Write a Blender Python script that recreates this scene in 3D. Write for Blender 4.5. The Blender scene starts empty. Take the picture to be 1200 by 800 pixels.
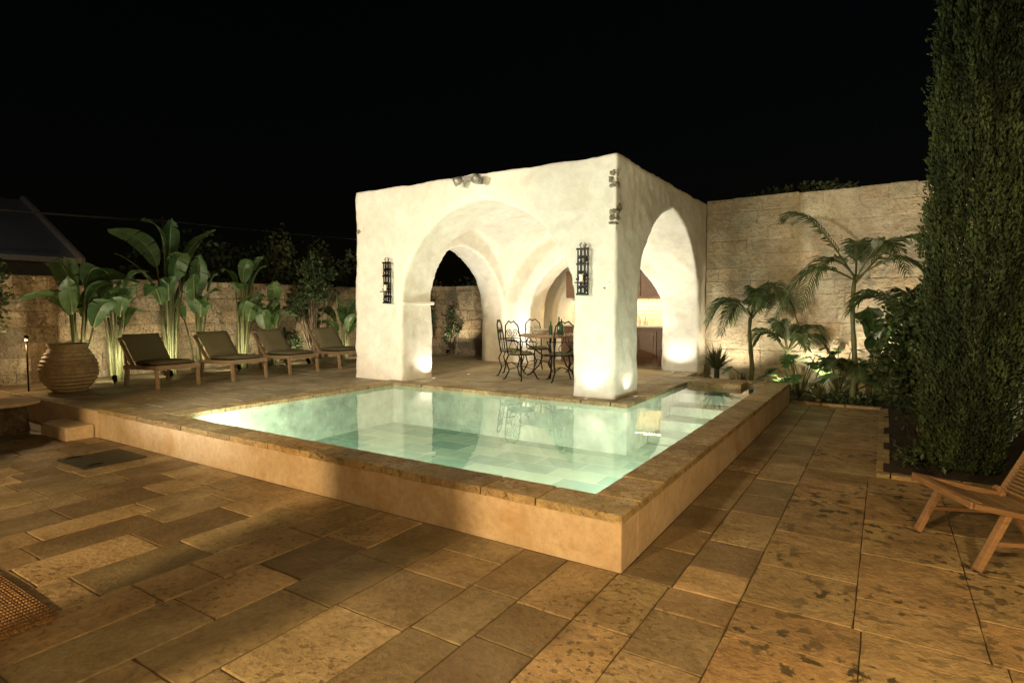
import bpy, math, random
import numpy as np
from mathutils import Vector, Matrix, noise as mnoise
random.seed(7); np.random.seed(7)
R=math.radians
scene=bpy.context.scene
U=random.uniform

# ------------------------------------------------------------------ helpers
class MB:
    def __init__(s):
        s.v=[];s.f=[];s.m=[];s.t=[];s.s=[];s.M=Matrix.Identity(4)
    def add(s,vs,fs,m=0,tone=None,smooth=False):
        o=len(s.v)
        M=s.M
        s.v.extend([tuple(M@Vector(v)) for v in vs])
        if tone is None: tone=random.random()
        for f in fs:
            s.f.append(tuple(i+o for i in f)); s.m.append(m); s.t.append(tone); s.s.append(smooth)
    def box(s,x0,x1,y0,y1,z0,z1,m=0,tone=None):
        vs=[(x0,y0,z0),(x1,y0,z0),(x1,y1,z0),(x0,y1,z0),(x0,y0,z1),(x1,y0,z1),(x1,y1,z1),(x0,y1,z1)]
        s.add(vs,[(3,2,1,0),(4,5,6,7),(0,1,5,4),(1,2,6,5),(2,3,7,6),(3,0,4,7)],m,tone)
    def beam(s,p0,p1,w,h,m=0,up=(0,0,1),tone=None):
        p0=Vector(p0);p1=Vector(p1);d=(p1-p0).normalized();up=Vector(up)
        a=d.cross(up)
        if a.length<1e-4: a=d.cross(Vector((0,1,0)))
        a.normalize(); b=a.cross(d).normalized()
        vs=[]
        for p in (p0,p1):
            for sa,sb in((-1,-1),(1,-1),(1,1),(-1,1)):
                vs.append(p+a*sa*w/2+b*sb*h/2)
        s.add(vs,[(3,2,1,0),(4,5,6,7),(0,1,5,4),(1,2,6,5),(2,3,7,6),(3,0,4,7)],m,tone)
    def tube(s,pts,rad,n=8,m=0,tone=None,cap=True):
        pts=[Vector(p) for p in pts]
        if not hasattr(rad,'__len__'): rad=[rad]*len(pts)
        vs=[];fs=[]
        prev=None
        for i,p in enumerate(pts):
            d=(pts[min(i+1,len(pts)-1)]-pts[max(i-1,0)])
            if d.length<1e-6: d=Vector((0,0,1))
            d.normalize()
            if prev is None:
                a=d.cross(Vector((0,0,1)))
                if a.length<.05: a=d.cross(Vector((1,0,0)))
            else:
                a=prev-d*prev.dot(d)
            a.normalize(); prev=a; b=d.cross(a)
            for k in range(n):
                an=2*math.pi*k/n
                vs.append(p+(a*math.cos(an)+b*math.sin(an))*rad[i])
        for i in range(len(pts)-1):
            for k in range(n):
                k2=(k+1)%n
                fs.append((i*n+k,i*n+k2,(i+1)*n+k2,(i+1)*n+k))
        if cap:
            fs.append(tuple(range(n-1,-1,-1))); o=(len(pts)-1)*n
            fs.append(tuple(range(o,o+n)))
        s.add(vs,fs,m,tone,True)
    def lathe(s,prof,c=(0,0,0),n=32,m=0,tone=None):
        vs=[];fs=[]
        for r,z in prof:
            for k in range(n):
                a=2*math.pi*k/n
                vs.append((c[0]+r*math.cos(a),c[1]+r*math.sin(a),c[2]+z))
        for i in range(len(prof)-1):
            for k in range(n):
                k2=(k+1)%n
                fs.append((i*n+k,i*n+k2,(i+1)*n+k2,(i+1)*n+k))
        fs.append(tuple(range(n-1,-1,-1)));o=(len(prof)-1)*n
        fs.append(tuple(range(o,o+n)))
        s.add(vs,fs,m,tone,True)
    def build(s,name,mats,parent=None,bevel=0):
        me=bpy.data.meshes.new(name)
        me.from_pydata(s.v,[],s.f)
        for mt in mats: me.materials.append(mt)
        me.polygons.foreach_set('material_index',s.m)
        me.polygons.foreach_set('use_smooth',s.s)
        at=me.attributes.new('tone','FLOAT','FACE'); at.data.foreach_set('value',s.t)
        me.update()
        ob=bpy.data.objects.new(name,me); scene.collection.objects.link(ob)
        if parent: ob.parent=parent
        if bevel:
            b=ob.modifiers.new('bevel','BEVEL'); b.width=bevel; b.segments=2; b.limit_method='ANGLE'
        return ob

def empty(name):
    e=bpy.data.objects.new(name,None); scene.collection.objects.link(e); e.empty_display_size=.2; return e

def new_mat(name):
    m=bpy.data.materials.new(name); m.use_nodes=True
    nt=m.node_tree; nt.nodes.clear()
    out=nt.nodes.new('ShaderNodeOutputMaterial'); b=nt.nodes.new('ShaderNodeBsdfPrincipled')
    nt.links.new(b.outputs[0],out.inputs[0])
    return m,nt,b,out
def noise(nt,vec,scale,detail=3,rough=.6,dist=0):
    n=nt.nodes.new('ShaderNodeTexNoise'); n.inputs['Scale'].default_value=scale
    n.inputs['Detail'].default_value=detail; n.inputs['Roughness'].default_value=rough
    n.inputs['Distortion'].default_value=dist
    nt.links.new(vec,n.inputs['Vector']); return n.outputs['Fac']
def ramp(nt,fac,stops):
    r=nt.nodes.new('ShaderNodeValToRGB'); e=r.color_ramp.elements
    while len(e)<len(stops): e.new(.5)
    for el,(p,c) in zip(e,stops):
        el.position=p; el.color=(c[0],c[1],c[2],1) if hasattr(c,'__len__') else (c,c,c,1)
    nt.links.new(fac,r.inputs[0]); return r.outputs[0]
def mix(nt,a,b,fac,mode='MIX'):
    n=nt.nodes.new('ShaderNodeMix'); n.data_type='RGBA'; n.blend_type=mode
    def put(i,v):
        if isinstance(v,bpy.types.NodeSocket): nt.links.new(v,i)
        elif hasattr(v,'__len__'): i.default_value=(v[0],v[1],v[2],1)
        else: i.default_value=v
    put(n.inputs[0],fac); put(n.inputs[6],a); put(n.inputs[7],b)
    return n.outputs[2]
def bump(nt,b,h,strength,dist=.02,prev=None):
    n=nt.nodes.new('ShaderNodeBump'); n.inputs['Strength'].default_value=strength; n.inputs['Distance'].default_value=dist
    nt.links.new(h,n.inputs['Height'])
    if prev: nt.links.new(prev,n.inputs['Normal'])
    nt.links.new(n.outputs[0],b.inputs['Normal']); return n.outputs[0]
def coord(nt):
    return nt.nodes.new('ShaderNodeTexCoord').outputs['Object']
def attr(nt):
    a=nt.nodes.new('ShaderNodeAttribute'); a.attribute_name='tone'; return a.outputs['Fac']

def stone(name,c1,c2,scale=3,b1=.5,bd=.02,rough=.7,tones=(.65,1.15),pits=None,fine=40,spec=.3,dirt=None,fc=(.62,1.05),cheap=False,pm0=.0):
    m,nt,b,o=new_mat(name); v=coord(nt)
    n1=noise(nt,v,scale,4,.65,.3); n2=noise(nt,v,fine,3 if cheap else 4,.7)
    c=mix(nt,c1,c2,ramp(nt,n1,[(.32,0),(.68,1)]))
    c=mix(nt,c,ramp(nt,n2,[(.3,fc[0]),(.6,fc[1])]),.8,'MULTIPLY')
    t=attr(nt)
    if tones!=(1,1):
        c=mix(nt,c,ramp(nt,t,[(0,tones[0]),(1,tones[1])]),1,'MULTIPLY')
        tt=nt.nodes.new('ShaderNodeMath'); tt.operation='MULTIPLY'; tt.inputs[1].default_value=7.31; nt.links.new(t,tt.inputs[0])
        t2=nt.nodes.new('ShaderNodeMath'); t2.operation='FRACT'; nt.links.new(tt.outputs[0],t2.inputs[0])
        c=mix(nt,c,ramp(nt,t2.outputs[0],[(0,(1.04,.95,.82)),(.5,(1,1,1)),(1,(.90,.98,.93))]),.7,'MULTIPLY')
    if dirt:
        n4=noise(nt,v,dirt[0],4,.6,.5)
        c=mix(nt,c,dirt[2],ramp(nt,n4,[(dirt[1],0),(dirt[1]+.16,.85)]))
    if pits:
        n3=noise(nt,v,pits[0],3,.6)
        pm=ramp(nt,n3,[(pits[1],0),(pits[1]+.04,1)])
        n5=noise(nt,v,1.3,2,.5)
        pm=mix(nt,pm,ramp(nt,n5,[(.42,pm0),(.6,1)]),1,'MULTIPLY')
        c=mix(nt,c,pits[2],pm)
    nt.links.new(c,b.inputs['Base Color'])
    if cheap: b.inputs['Roughness'].default_value=rough
    else:
        rr=ramp(nt,n1,[(.3,rough-.15),(.7,rough+.12)]); nt.links.new(rr,b.inputs['Roughness'])
    b.inputs['Specular IOR Level'].default_value=spec
    p=bump(nt,b,n2,b1,bd)
    if not cheap: bump(nt,b,n1,b1*.8,bd*2.5,p)
    return m
def simple(name,c,rough=.6,metal=0,var=.25,scale=12,b=.15,spec=.4,em=None):
    m,nt,bs,o=new_mat(name); v=coord(nt); n=noise(nt,v,scale,3,.6)
    col=mix(nt,c,ramp(nt,n,[(.25,1-var),(.75,1+var*.4)]),1,'MULTIPLY')
    col=mix(nt,col,ramp(nt,attr(nt),[(0,1-var*.6),(1,1+var*.3)]),1,'MULTIPLY')
    nt.links.new(col,bs.inputs['Base Color']); bs.inputs['Roughness'].default_value=rough
    bs.inputs['Metallic'].default_value=metal; bs.inputs['Specular IOR Level'].default_value=spec
    if b: bump(nt,bs,n,b,.01)
    if em: 
        bs.inputs['Emission Color'].default_value=(*em[0],1); bs.inputs['Emission Strength'].default_value=em[1]
    return m
def wood(name,c1,c2,rough=.5):
    m,nt,b,o=new_mat(name); v=coord(nt)
    mp=nt.nodes.new('ShaderNodeMapping'); mp.inputs['Scale'].default_value=(4,4,30); nt.links.new(v,mp.inputs[0])
    n=noise(nt,mp.outputs[0],2,5,.6,.6)
    c=mix(nt,c1,c2,ramp(nt,n,[(.3,0),(.7,1)])); c=mix(nt,c,ramp(nt,attr(nt),[(0,.8),(1,1.1)]),1,'MULTIPLY')
    nt.links.new(c,b.inputs['Base Color']); b.inputs['Roughness'].default_value=rough; bump(nt,b,n,.2,.005); return m
def leafmat(name,c1,c2,rough=.45,trans=.3):
    m,nt,b,o=new_mat(name)
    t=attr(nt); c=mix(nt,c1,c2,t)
    n=noise(nt,coord(nt),9,2,.5); c=mix(nt,c,ramp(nt,n,[(.3,.7),(.7,1.15)]),1,'MULTIPLY')
    nt.links.new(c,b.inputs['Base Color']); b.inputs['Roughness'].default_value=rough; b.inputs['Specular IOR Level'].default_value=.35
    if trans>0:
        tr=nt.nodes.new('ShaderNodeBsdfTranslucent'); nt.links.new(c,tr.inputs[0])
        ms=nt.nodes.new('ShaderNodeMixShader'); ms.inputs[0].default_value=trans
        nt.links.new(b.outputs[0],ms.inputs[1]); nt.links.new(tr.outputs[0],ms.inputs[2]); nt.links.new(ms.outputs[0],o.inputs[0])
    return m

# ------------------------------------------------------------------ materials
M_pave=stone('limestone_paving',(.47,.36,.21),(.27,.20,.105),2.6,.8,.012,.5,(.42,1.12),pits=(24,.56,(.13,.09,.045)),fine=26,spec=.5,dirt=(1.3,.52,(.20,.14,.07)),pm0=.25)
M_pave2=stone('worn_paving',(.44,.32,.17),(.29,.20,.10),3,.9,.015,.55,(.72,1.05),pits=(10,.545,(.06,.05,.025)),fine=22,spec=.45,dirt=(1.7,.53,(.21,.145,.07)),pm0=.25)
M_terr=stone('terrace_paving',(.42,.34,.22),(.29,.23,.14),3,.4,.01,.6,(.7,1.1),fine=32)
M_grout=stone('sandy_grout',(.17,.125,.075),(.10,.075,.04),6,.4,.01,.9,cheap=True)
M_cop=stone('coping_stone',(.52,.40,.22),(.31,.22,.10),7,.9,.02,.55,(.65,1.1),pits=(30,.58,(.14,.10,.045)),fine=45)
M_copw=stone('pool_wall_plaster',(.60,.50,.36),(.45,.34,.21),2.0,.5,.01,.8,(.9,1.05),fine=25,dirt=(3,.55,(.42,.27,.13)),fc=(.78,1.03))
M_block=stone('tuff_block',(.45,.37,.25),(.28,.21,.13),5,1,.04,.9,(.6,1.15),pits=(20,.57,(.13,.10,.06)),fine=22,pm0=.4)
M_wash=stone('whitewashed_block',(.62,.56,.44),(.47,.40,.29),2.5,1,.045,.9,(.86,1.06),fine=13,fc=(.72,1.03),cheap=True)
M_mortar=stone('mortar',(.26,.21,.14),(.17,.13,.085),6,.5,.01,.95,cheap=True)
M_plaster=stone('lime_plaster',(.79,.76,.68),(.69,.65,.56),1.1,.5,.02,.85,(1,1),fine=7,dirt=(1.2,.57,(.62,.57,.47)),fc=(.86,1.03),cheap=True)
M_rough=stone('exposed_stone',(.46,.41,.32),(.24,.20,.14),12,1,.04,.95,(.6,1.15),fine=35)
M_soil=stone('soil',(.06,.045,.03),(.03,.022,.015),8,1,.04,.95,cheap=True)
M_iron=simple('wrought_iron',(.018,.016,.014),.45,.8,.3,30,0)
M_alu=simple('aluminium',(.35,.33,.30),.5,.6)
M_wood=wood('teak',(.30,.18,.085),(.17,.095,.045))
M_wood2=wood('oak_frame',(.30,.21,.12),(.19,.125,.07))
M_cab=wood('cabinet_wood',(.20,.105,.05),(.11,.055,.026),.4)
M_cush=simple('olive_canvas',(.15,.135,.075),.9,0,.2,60,.3,.1)
M_rope=simple('woven_rope',(.25,.17,.09),.9,0,.4,90,.6,.1)
M_mat=simple('jute',(.26,.155,.075),.95,0,.5,70,.8,.1)
M_terra=stone('terracotta_glaze',(.46,.36,.21),(.28,.20,.10),6,.5,.01,.6,(1,1),fine=30,spec=.3)
M_hatch=simple('dark_slate',(.035,.04,.03),.5,0,.5,20,.4)
M_tile=simple('white_tile',(.66,.58,.42),.25,0,.15,30,.1)
M_lens=simple('lamp_glass',(1,.9,.7),.3,b=0,em=((1,.78,.45),3.5))
M_dimlens=simple('lantern_glass',(1,.85,.6),.3,b=0,em=((1,.72,.4),.4))
M_ceramic=simple('ceramic',(.6,.55,.45),.3)
M_glassb=simple('bottle_glass',(.03,.07,.03),.1,spec=.8)
M_roof=simple('painted_metal_roof',(.30,.33,.36),.6,0,.2,5)
M_dkwall=simple('night_render',(.25,.27,.28),.9,0,.3,3)
M_bark=stone('bark',(.20,.15,.10),(.07,.05,.035),14,1,.02,.9,fine=40)
L_ban=leafmat('banana_leaf',(.045,.10,.03),(.09,.15,.05),.4,.35)
L_palm=leafmat('palm_leaf',(.05,.095,.035),(.10,.14,.055),.4,.25)
L_mons=leafmat('monstera_leaf',(.04,.10,.03),(.08,.15,.045),.3,.2)
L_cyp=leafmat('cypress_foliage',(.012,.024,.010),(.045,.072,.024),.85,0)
L_bush=leafmat('shrub_leaf',(.02,.04,.015),(.07,.10,.035),.45,.2)
L_dark=leafmat('distant_leaf',(.03,.045,.02),(.06,.08,.035),.7,0)
L_agave=leafmat('spiky_leaf',(.08,.10,.04),(.15,.16,.07),.5,0)

# ------------------------------------------------------------------ dims
PX0,PX1=-6.9,-1.6; PY0,PY1=3.55,7.10
AX0,AY1=-2.78,10.25
FX,FY=-1.30,3.26
CZ=.35; TZ=.33
LX=-12.0; BY=12.05; RX=1.75

def cells(xs,ys,inside,z):
    mb=MB()
    for i in range(len(xs)-1):
        for j in range(len(ys)-1):
            cx=(xs[i]+xs[i+1])/2; cy=(ys[j]+ys[j+1])/2
            if inside(cx,cy): continue
            mb.add([(xs[i],ys[j],z),(xs[i+1],ys[j],z),(xs[i+1],ys[j+1],z),(xs[i],ys[j+1],z)],[(0,1,2,3)],0,.5)
    return mb
inpool=lambda x,y:(PX0<x<PX1 and PY0<y<PY1) or (AX0<x<PX1 and PY1-.01<y<AY1)
cells([-400,-60,-12,PX0,AX0,PX1,2,60,400],[-400,-60,-5,PY0,PY1,AY1,13,60,400],inpool,-.009).build('ground',[M_grout])

def tile(mb,x0,x1,y0,y1,z,th=.04,gap=.003,bev=.005,m=0,jit=.003,zj=.0015,chip=(.001,.006)):
    x0+=gap;x1-=gap;y0+=gap;y1-=gap
    dz=U(-zj,zj)
    cx=(x0+x1)/2;cy=(y0+y1)/2
    c=[]
    cor=[(x0,y0),(x1,y0),(x1,y1),(x0,y1)]
    for k in range(4):
        a=cor[k];b_=cor[(k+1)%4]
        for t in (0,.22,.45,.72):
            px=a[0]+(b_[0]-a[0])*t; py=a[1]+(b_[1]-a[1])*t
            inn=abs(random.gauss(0,jit))+(U(*chip) if t==0 else 0)
            dx,dy=cx-px,cy-py; L=math.hypot(dx,dy)
            c.append((px+dx/L*inn,py+dy/L*inn))
    n=16
    ins=[(x+(cx-x)/math.hypot(cx-x,cy-y)*bev,y+(cy-y)/math.hypot(cx-x,cy-y)*bev) for x,y in c]
    tx,ty=U(-zj,zj),U(-zj,zj)
    vs=[(x,y,z-th) for x,y in c]+[(x,y,z-bev*.6+dz) for x,y in c]+[(x,y,z+dz+tx*(x-cx)+ty*(y-cy)) for x,y in ins]
    fs=[]
    for k in range(n):
        k2=(k+1)%n
        fs+= [(k,k2,n+k2,n+k),(n+k,n+k2,2*n+k2,2*n+k)]
    fs.append(tuple(range(2*n,3*n)))
    mb.add(vs,fs,m)
def field(mb,x0,x1,y0,y1,z,wr=(.3,.42),lr=(.38,.72),m=0,alongy=True,**k):
    a0,a1,b0,b1=(x0,x1,y0,y1) if alongy else (y0,y1,x0,x1)
    a=a0
    while a<a1-.02:
        w=U(*wr); an=a+w
        if an>a1-.18: an=a1
        b=b0
        first=True
        while b<b1-.02:
            l=U(*lr)*(U(.4,1) if first else 1); first=False; bn=b+l
            if bn>b1-.2: bn=b1
            if alongy: tile(mb,a,an,b,bn,z,m=m,**k)
            else: tile(mb,b,bn,a,an,z,m=m,**k)
            b=bn
        a=an

mb=MB()
field(mb,-12,-.62,-4.5,3.24,0,(.28,.50),(.32,.82))
field(mb,FX+.01,-.62,3.24,10.7,0,(.3,.38),(.4,.7))
field(mb,-.62,RX,-4.5,3.3,0,(.5,.6),(.6,1.0),m=1,gap=.0012,jit=.002,bev=.003,zj=.001)
field(mb,-.62,RX,3.3,6.45,0,(.5,.6),(.6,1.0),m=1,gap=.0012,jit=.002,bev=.003,zj=.001)
field(mb,-.62,0,6.45,10.7,0,(.5,.6),(.6,1.0),m=1,gap=.0012,jit=.002,bev=.003,zj=.001)
mb.build('stone_paving',[M_pave,M_pave2])

mb=MB()
mb.box(LX,PX0-.3,FY+.02,13.2,-.04,TZ-.012,1,.5)
mb.box(PX0-.29,-3.07,PY1+.3,13.19,-.04,TZ-.013,1,.5)
field(mb,LX,PX0-.3,FY+.02,12.3,TZ,(.3,.45),(.4,.7),m=0,th=.025)
field(mb,PX0-.3,-3.07,PY1+.3,12.3,TZ,(.3,.45),(.4,.7),m=0,th=.025)
mb.build('terrace',[M_terr,M_copw])
mb=MB()
mb.box(-8.95,-8.2,2.93,FY-.025,-.04,.16,0,.6)
mb.build('entry_step',[M_copw],bevel=.02)
mb=MB()
mb.box(-12,-8.14,FY-.02,FY+.018,-.04,TZ-.005,0,.6)
mb.build('terrace_retaining_wall',[M_copw])

# ------------------------------------------------------------------ pool
pool=empty('swimming_pool')
mb=MB()
mb.box(-8.13,FX,FY,PY0-.012,-.6,CZ-.05,0,.6)
mb.box(PX1+.012,FX,PY0-.011,AY1+.35,-.6,CZ-.05,0,.6)
mb.box(AX0-.29,PX1+.01,AY1+.012,AY1+.35,-.6,CZ-.05,0,.6)
mb.build('outer_wall',[M_copw],pool,bevel=.012)
mb=MB()
def cop_run(x0,x1,y0,y1,alongx,z=CZ,l=(.35,.6)):
    a,b=(x0,x1) if alongx else (y0,y1)
    while a<b-.01:
        n=a+U(*l)
        if n>b-.2:n=b
        if alongx: tile(mb,a,n,y0,y1,z,.052,.002,.010,jit=.003,zj=.003)
        else: tile(mb,x0,x1,a,n,z,.052,.002,.010,jit=.003,zj=.003)
        a=n
o=.012
cop_run(-8.14,FX+o,FY-o,PY0+o,True)
cop_run(PX1-o,FX+o,PY0+o,AY1+.36,False)
cop_run(PX0-.3,PX0+o,PY0+o,PY1-o,False)
cop_run(PX0-.3,AX0+o,PY1-o,PY1+.3,True)
cop_run(AX0-.29,AX0+o,PY1+.3,AY1-o,False)
cop_run(AX0-.29,PX1-o,AY1-o,AY1+.36,True)
mb.build('coping',[M_cop],pool)
def pooltile():
    m,nt,b,o=new_mat('pool_stone_tile'); v=coord(nt)
    br=nt.nodes.new('ShaderNodeTexBrick'); br.offset=.37
    br.inputs['Scale'].default_value=1; br.inputs['Brick Width'].default_value=.6; br.inputs['Row Height'].default_value=.36
    br.inputs['Mortar Size'].default_value=.009; br.inputs['Mortar Smooth'].default_value=.3
    br.inputs['Color1'].default_value=(.34,.48,.40,1); br.inputs['Color2'].default_value=(.68,.76,.60,1)
    br.inputs['Mortar'].default_value=(.76,.80,.66,1)
    nt.links.new(v,br.inputs['Vector'])
    n=noise(nt,v,3,4,.65,.4)
    c=mix(nt,br.outputs[0],ramp(nt,n,[(.3,(.72,.82,.78)),(.7,(1.08,1.03,.95))]),1,'MULTIPLY')
    nt.links.new(c,b.inputs['Base Color']); b.inputs['Roughness'].default_value=.6
    return m
M_pt=pooltile()
M_pw=simple('pool_wall_stone',(.50,.55,.43),.6,0,.4,5,0)
FZ=-.32
mb=MB()
def quad(a,b,c,d,m): mb.add([a,b,c,d],[(0,1,2,3)],m,.6)
quad((PX0,PY0,FZ),(PX1,PY0,FZ),(PX1,PY1,FZ),(PX0,PY1,FZ),0)
quad((AX0,PY1,FZ),(PX1,PY1,FZ),(PX1,AY1,FZ),(AX0,AY1,FZ),0)
T=CZ-.045
def wallq(x0,y0,x1,y1): quad((x0,y0,FZ),(x1,y1,FZ),(x1,y1,T),(x0,y0,T),1)
wallq(PX0,PY0,PX0,PY1);wallq(PX0,PY1,AX0,PY1);wallq(AX0,PY1,AX0,AY1);wallq(AX0,AY1,PX1,AY1);wallq(PX1,AY1,PX1,PY0);wallq(PX1,PY0,PX0,PY0)
mb.build('basin',[M_pt,M_pw],pool)
mb=MB()
for i in range(4):
    y=7.9+i*.48
    mb.box(AX0+.002+i*.001,PX1-.002-i*.001,y,AY1-.002-i*.001,FZ+.005,FZ+.14*(i+1)-.02,0,.7)
mb.box(AX0+.02,PX1-.3,9.75,AY1-.02,FZ+.02,CZ+.02,1,.9)
mb.build('steps',[M_pw,M_cop],pool,bevel=.015)
def water():
    m,nt,b,o=new_mat('pool_water'); nt.nodes.remove(b); v=coord(nt)
    tr=nt.nodes.new('ShaderNodeBsdfTransparent'); tr.inputs[0].default_value=(.80,.94,.89,1)
    gl=nt.nodes.new('ShaderNodeBsdfGlossy'); gl.inputs['Roughness'].default_value=.01
    fr=nt.nodes.new('ShaderNodeFresnel'); fr.inputs['IOR'].default_value=1.38
    bp=nt.nodes.new('ShaderNodeBump'); bp.inputs['Strength'].default_value=.06; bp.inputs['Distance'].default_value=.02
    nt.links.new(noise(nt,v,3.0,2,.5,.5),bp.inputs['Height'])
    nt.links.new(bp.outputs[0],gl.inputs['Normal']); nt.links.new(bp.outputs[0],fr.inputs['Normal'])
    ms=nt.nodes.new('ShaderNodeMixShader'); nt.links.new(fr.outputs[0],ms.inputs[0]); nt.links.new(tr.outputs[0],ms.inputs[1]); nt.links.new(gl.outputs[0],ms.inputs[2])
    nt.links.new(ms.outputs[0],o.inputs[0]); return m
WZ=.295
mb=MB()
mb.add([(PX0,PY0,WZ),(PX1,PY0,WZ),(PX1,AY1,WZ),(AX0,AY1,WZ),(AX0,PY1,WZ),(PX0,PY1,WZ)],[(0,1,2,3,4,5)],0,.5)
mb.build('water',[water()],pool)

# ------------------------------------------------------------------ lights
def point(name,loc,W,col,r=.05,parent=None):
    l=bpy.data.lights.new(name,'POINT'); l.energy=W; l.color=col; l.shadow_soft_size=r
    o=bpy.data.objects.new(name,l); o.location=loc; scene.collection.objects.link(o)
    if parent:o.parent=parent
    return o
def spot(name,loc,tgt,W,col,ang=100,blend=.6,r=.04,parent=None):
    l=bpy.data.lights.new(name,'SPOT'); l.energy=W; l.color=col; l.shadow_soft_size=r; l.spot_size=R(ang); l.spot_blend=blend
    o=bpy.data.objects.new(name,l); o.location=loc; o.rotation_euler=(Vector(tgt)-Vector(loc)).to_track_quat('-Z','Y').to_euler()
    scene.collection.objects.link(o)
    if parent:o.parent=parent
    return o
WARM=(1,.66,.31); CREAM=(1,.82,.56); POOLC=(1,.96,.80); PAVC=(1,.93,.76)
def uplight(loc,tgt,W,col=CREAM,ang=110,nm='garden_spotlight',r=.04):
    e=empty(nm); loc=Vector(loc); d=(Vector(tgt)-loc).normalized()
    mb=MB(); mb.tube([loc-d*.10,loc-d*.03,loc],[.03,.04,.045],12,0); mb.tube([loc-d*.05,(loc.x,loc.y,loc.z-.16)],.01,6,0)
    mb.build('housing',[M_iron],e)
    mb=MB(); mb.tube([loc+d*.001,loc+d*.004],.036,12,0); mb.build('lens',[M_lens],e)
    spot('lamp',loc+d*.03,tgt,W,col,ang,.7,r,e)
def recessed(x,y,z,tgt,W,col=PAVC,ang=140):
    e=empty('recessed_uplight')
    mb=MB(); mb.lathe([(.045,-.02),(.045,.006),(.032,.006)],(x,y,z),16,0); mb.lathe([(.026,.0065),(.026,.008)],(x,y,z),16,1)
    mb.build('fitting',[M_alu,M_dimlens],e)
    spot('lamp',(x,y,z+.03),tgt,W,col,ang,.7,.035,e)
def poollight(loc,d,W):
    e=empty('pool_lamp'); loc=Vector(loc); d=Vector(d)
    mb=MB(); mb.tube([loc,loc+d*.02],.08,20,0); mb.tube([loc+d*.02,loc+d*.025],.065,20,1)
    mb.build('niche',[M_alu,M_lens],e)
    spot('lamp',loc+d*.12,loc+d*2+Vector((0,0,-.1)),W,POOLC,172,.3,.08,e)
for x,W in ((-6.2,150),(-4.9,120),(-3.6,110),(-2.3,100)): poollight((x,PY0,.15),(0,1,0),W)
poollight((PX1,5.9,.15),(-1,0,0),100)
poollight((PX1,8.0,.17),(-1,0,0),35)

# ------------------------------------------------------------------ pavilion
pav=empty('arched_pavilion')
X0,X1,Y0,Y1=-8.05,-3.07,7.40,12.05; TOP=3.65
def arch_prof(c,hw,spring,rise,n=28,zb=-.6,pt=.12):
    p=[(c-hw,zb)]
    for i in range(n+1):
        a=math.pi*i/n
        cx=math.cos(a); sz=max(0,math.sin(a))
        z=spring+rise*(sz**.96*(1-pt)+pt*(1-abs(cx)))
        p.append((c-hw*cx,z))
    p.append((c+hw,zb)); return p
def prism(name,prof,a0,a1,axis):
    n=len(prof); vs=[]
    for a in (a0,a1):
        for u,z in prof:
            vs.append((u,a,z) if axis=='y' else (a,u,z))
    fs=[tuple(range(n)),tuple(range(2*n-1,n-1,-1))]
    for i in range(n):
        j=(i+1)%n; fs.append((i,i+n,j+n,j))
    me=bpy.data.meshes.new(name); me.from_pydata(vs,[],fs)
    import bmesh
    bm=bmesh.new(); bm.from_mesh(me); bmesh.ops.recalc_face_normals(bm,faces=bm.faces); bm.to_mesh(me); bm.free()
    o=bpy.data.objects.new(name,me); scene.collection.objects.link(o); return o
me=bpy.data.meshes.new('walls')
b=.07
vs=[(X0-b,Y0-b*.6,.25),(X1+.02,Y0-b*.6,.25),(X1+.02,Y1,.25),(X0-b,Y1,.25),(X0,Y0,TOP),(X1,Y0,TOP),(X1,Y1,TOP),(X0,Y1,TOP)]
me.from_pydata(vs,[],[(3,2,1,0),(4,5,6,7),(0,1,5,4),(1,2,6,5),(2,3,7,6),(3,0,4,7)])
body=bpy.data.objects.new('walls',me); scene.collection.objects.link(body)
SP=1.67
cut=[prism('c1',arch_prof(-5.56,1.88,1.75,1.60),8.17,11.38,'y'),
     prism('c2',arch_prof(9.78,1.60,1.76,1.58),-7.44,-3.68,'x'),
     prism('c3',arch_prof(-5.325,1.625,SP,1.60),6.8,8.4,'y'),
     prism('c4',arch_prof(9.88,1.66,1.60,1.66),-4.2,-2.5,'x'),
     prism('c5',arch_prof(9.80,1.50,1.45,1.42),-8.6,-7.0,'x'),
     prism('c6',arch_prof(-5.3,1.50,1.45,1.4),11.0,12.5,'y')]
bpy.context.view_layer.update()
for i,c in enumerate(cut):
    md=body.modifiers.new('b%d'%i,'BOOLEAN'); md.object=c; md.operation='DIFFERENCE'; md.solver='EXACT'
dg=bpy.context.evaluated_depsgraph_get()
m2=bpy.data.meshes.new_from_object(body.evaluated_get(dg))
body.modifiers.clear(); body.data=m2
for c in cut: bpy.data.objects.remove(c)
rm=body.modifiers.new('rm','REMESH'); rm.mode='VOXEL'; rm.voxel_size=.04; rm.use_smooth_shade=True
sm=body.modifiers.new('sm','SMOOTH'); sm.iterations=3; sm.factor=.6
tx=bpy.data.textures.new('plaster_undulation','CLOUDS'); tx.noise_scale=.6; tx.noise_depth=2
dp=body.modifiers.new('dp','DISPLACE'); dp.texture=tx; dp.texture_coords='LOCAL'; dp.strength=.065; dp.mid_level=.5
tx2=bpy.data.textures.new('plaster_fine','CLOUDS'); tx2.noise_scale=.16; tx2.noise_depth=2
dp2=body.modifiers.new('dp2','DISPLACE'); dp2.texture=tx2; dp2.texture_coords='LOCAL'; dp2.strength=.018
body.data.materials.clear(); body.data.materials.append(M_plaster)
body.parent=pav
mb=MB()
for (x0,x1,y0,y1) in [(-6.98,-6.91,7.38,8.2),(-3.74,-3.67,7.38,8.2)]:
    mb.box(x0,x1,y0,y1,SP-.03,SP+.03,0,.9)
mb.build('impost',[M_plaster],pav,bevel=.02)
mb=MB()
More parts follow.
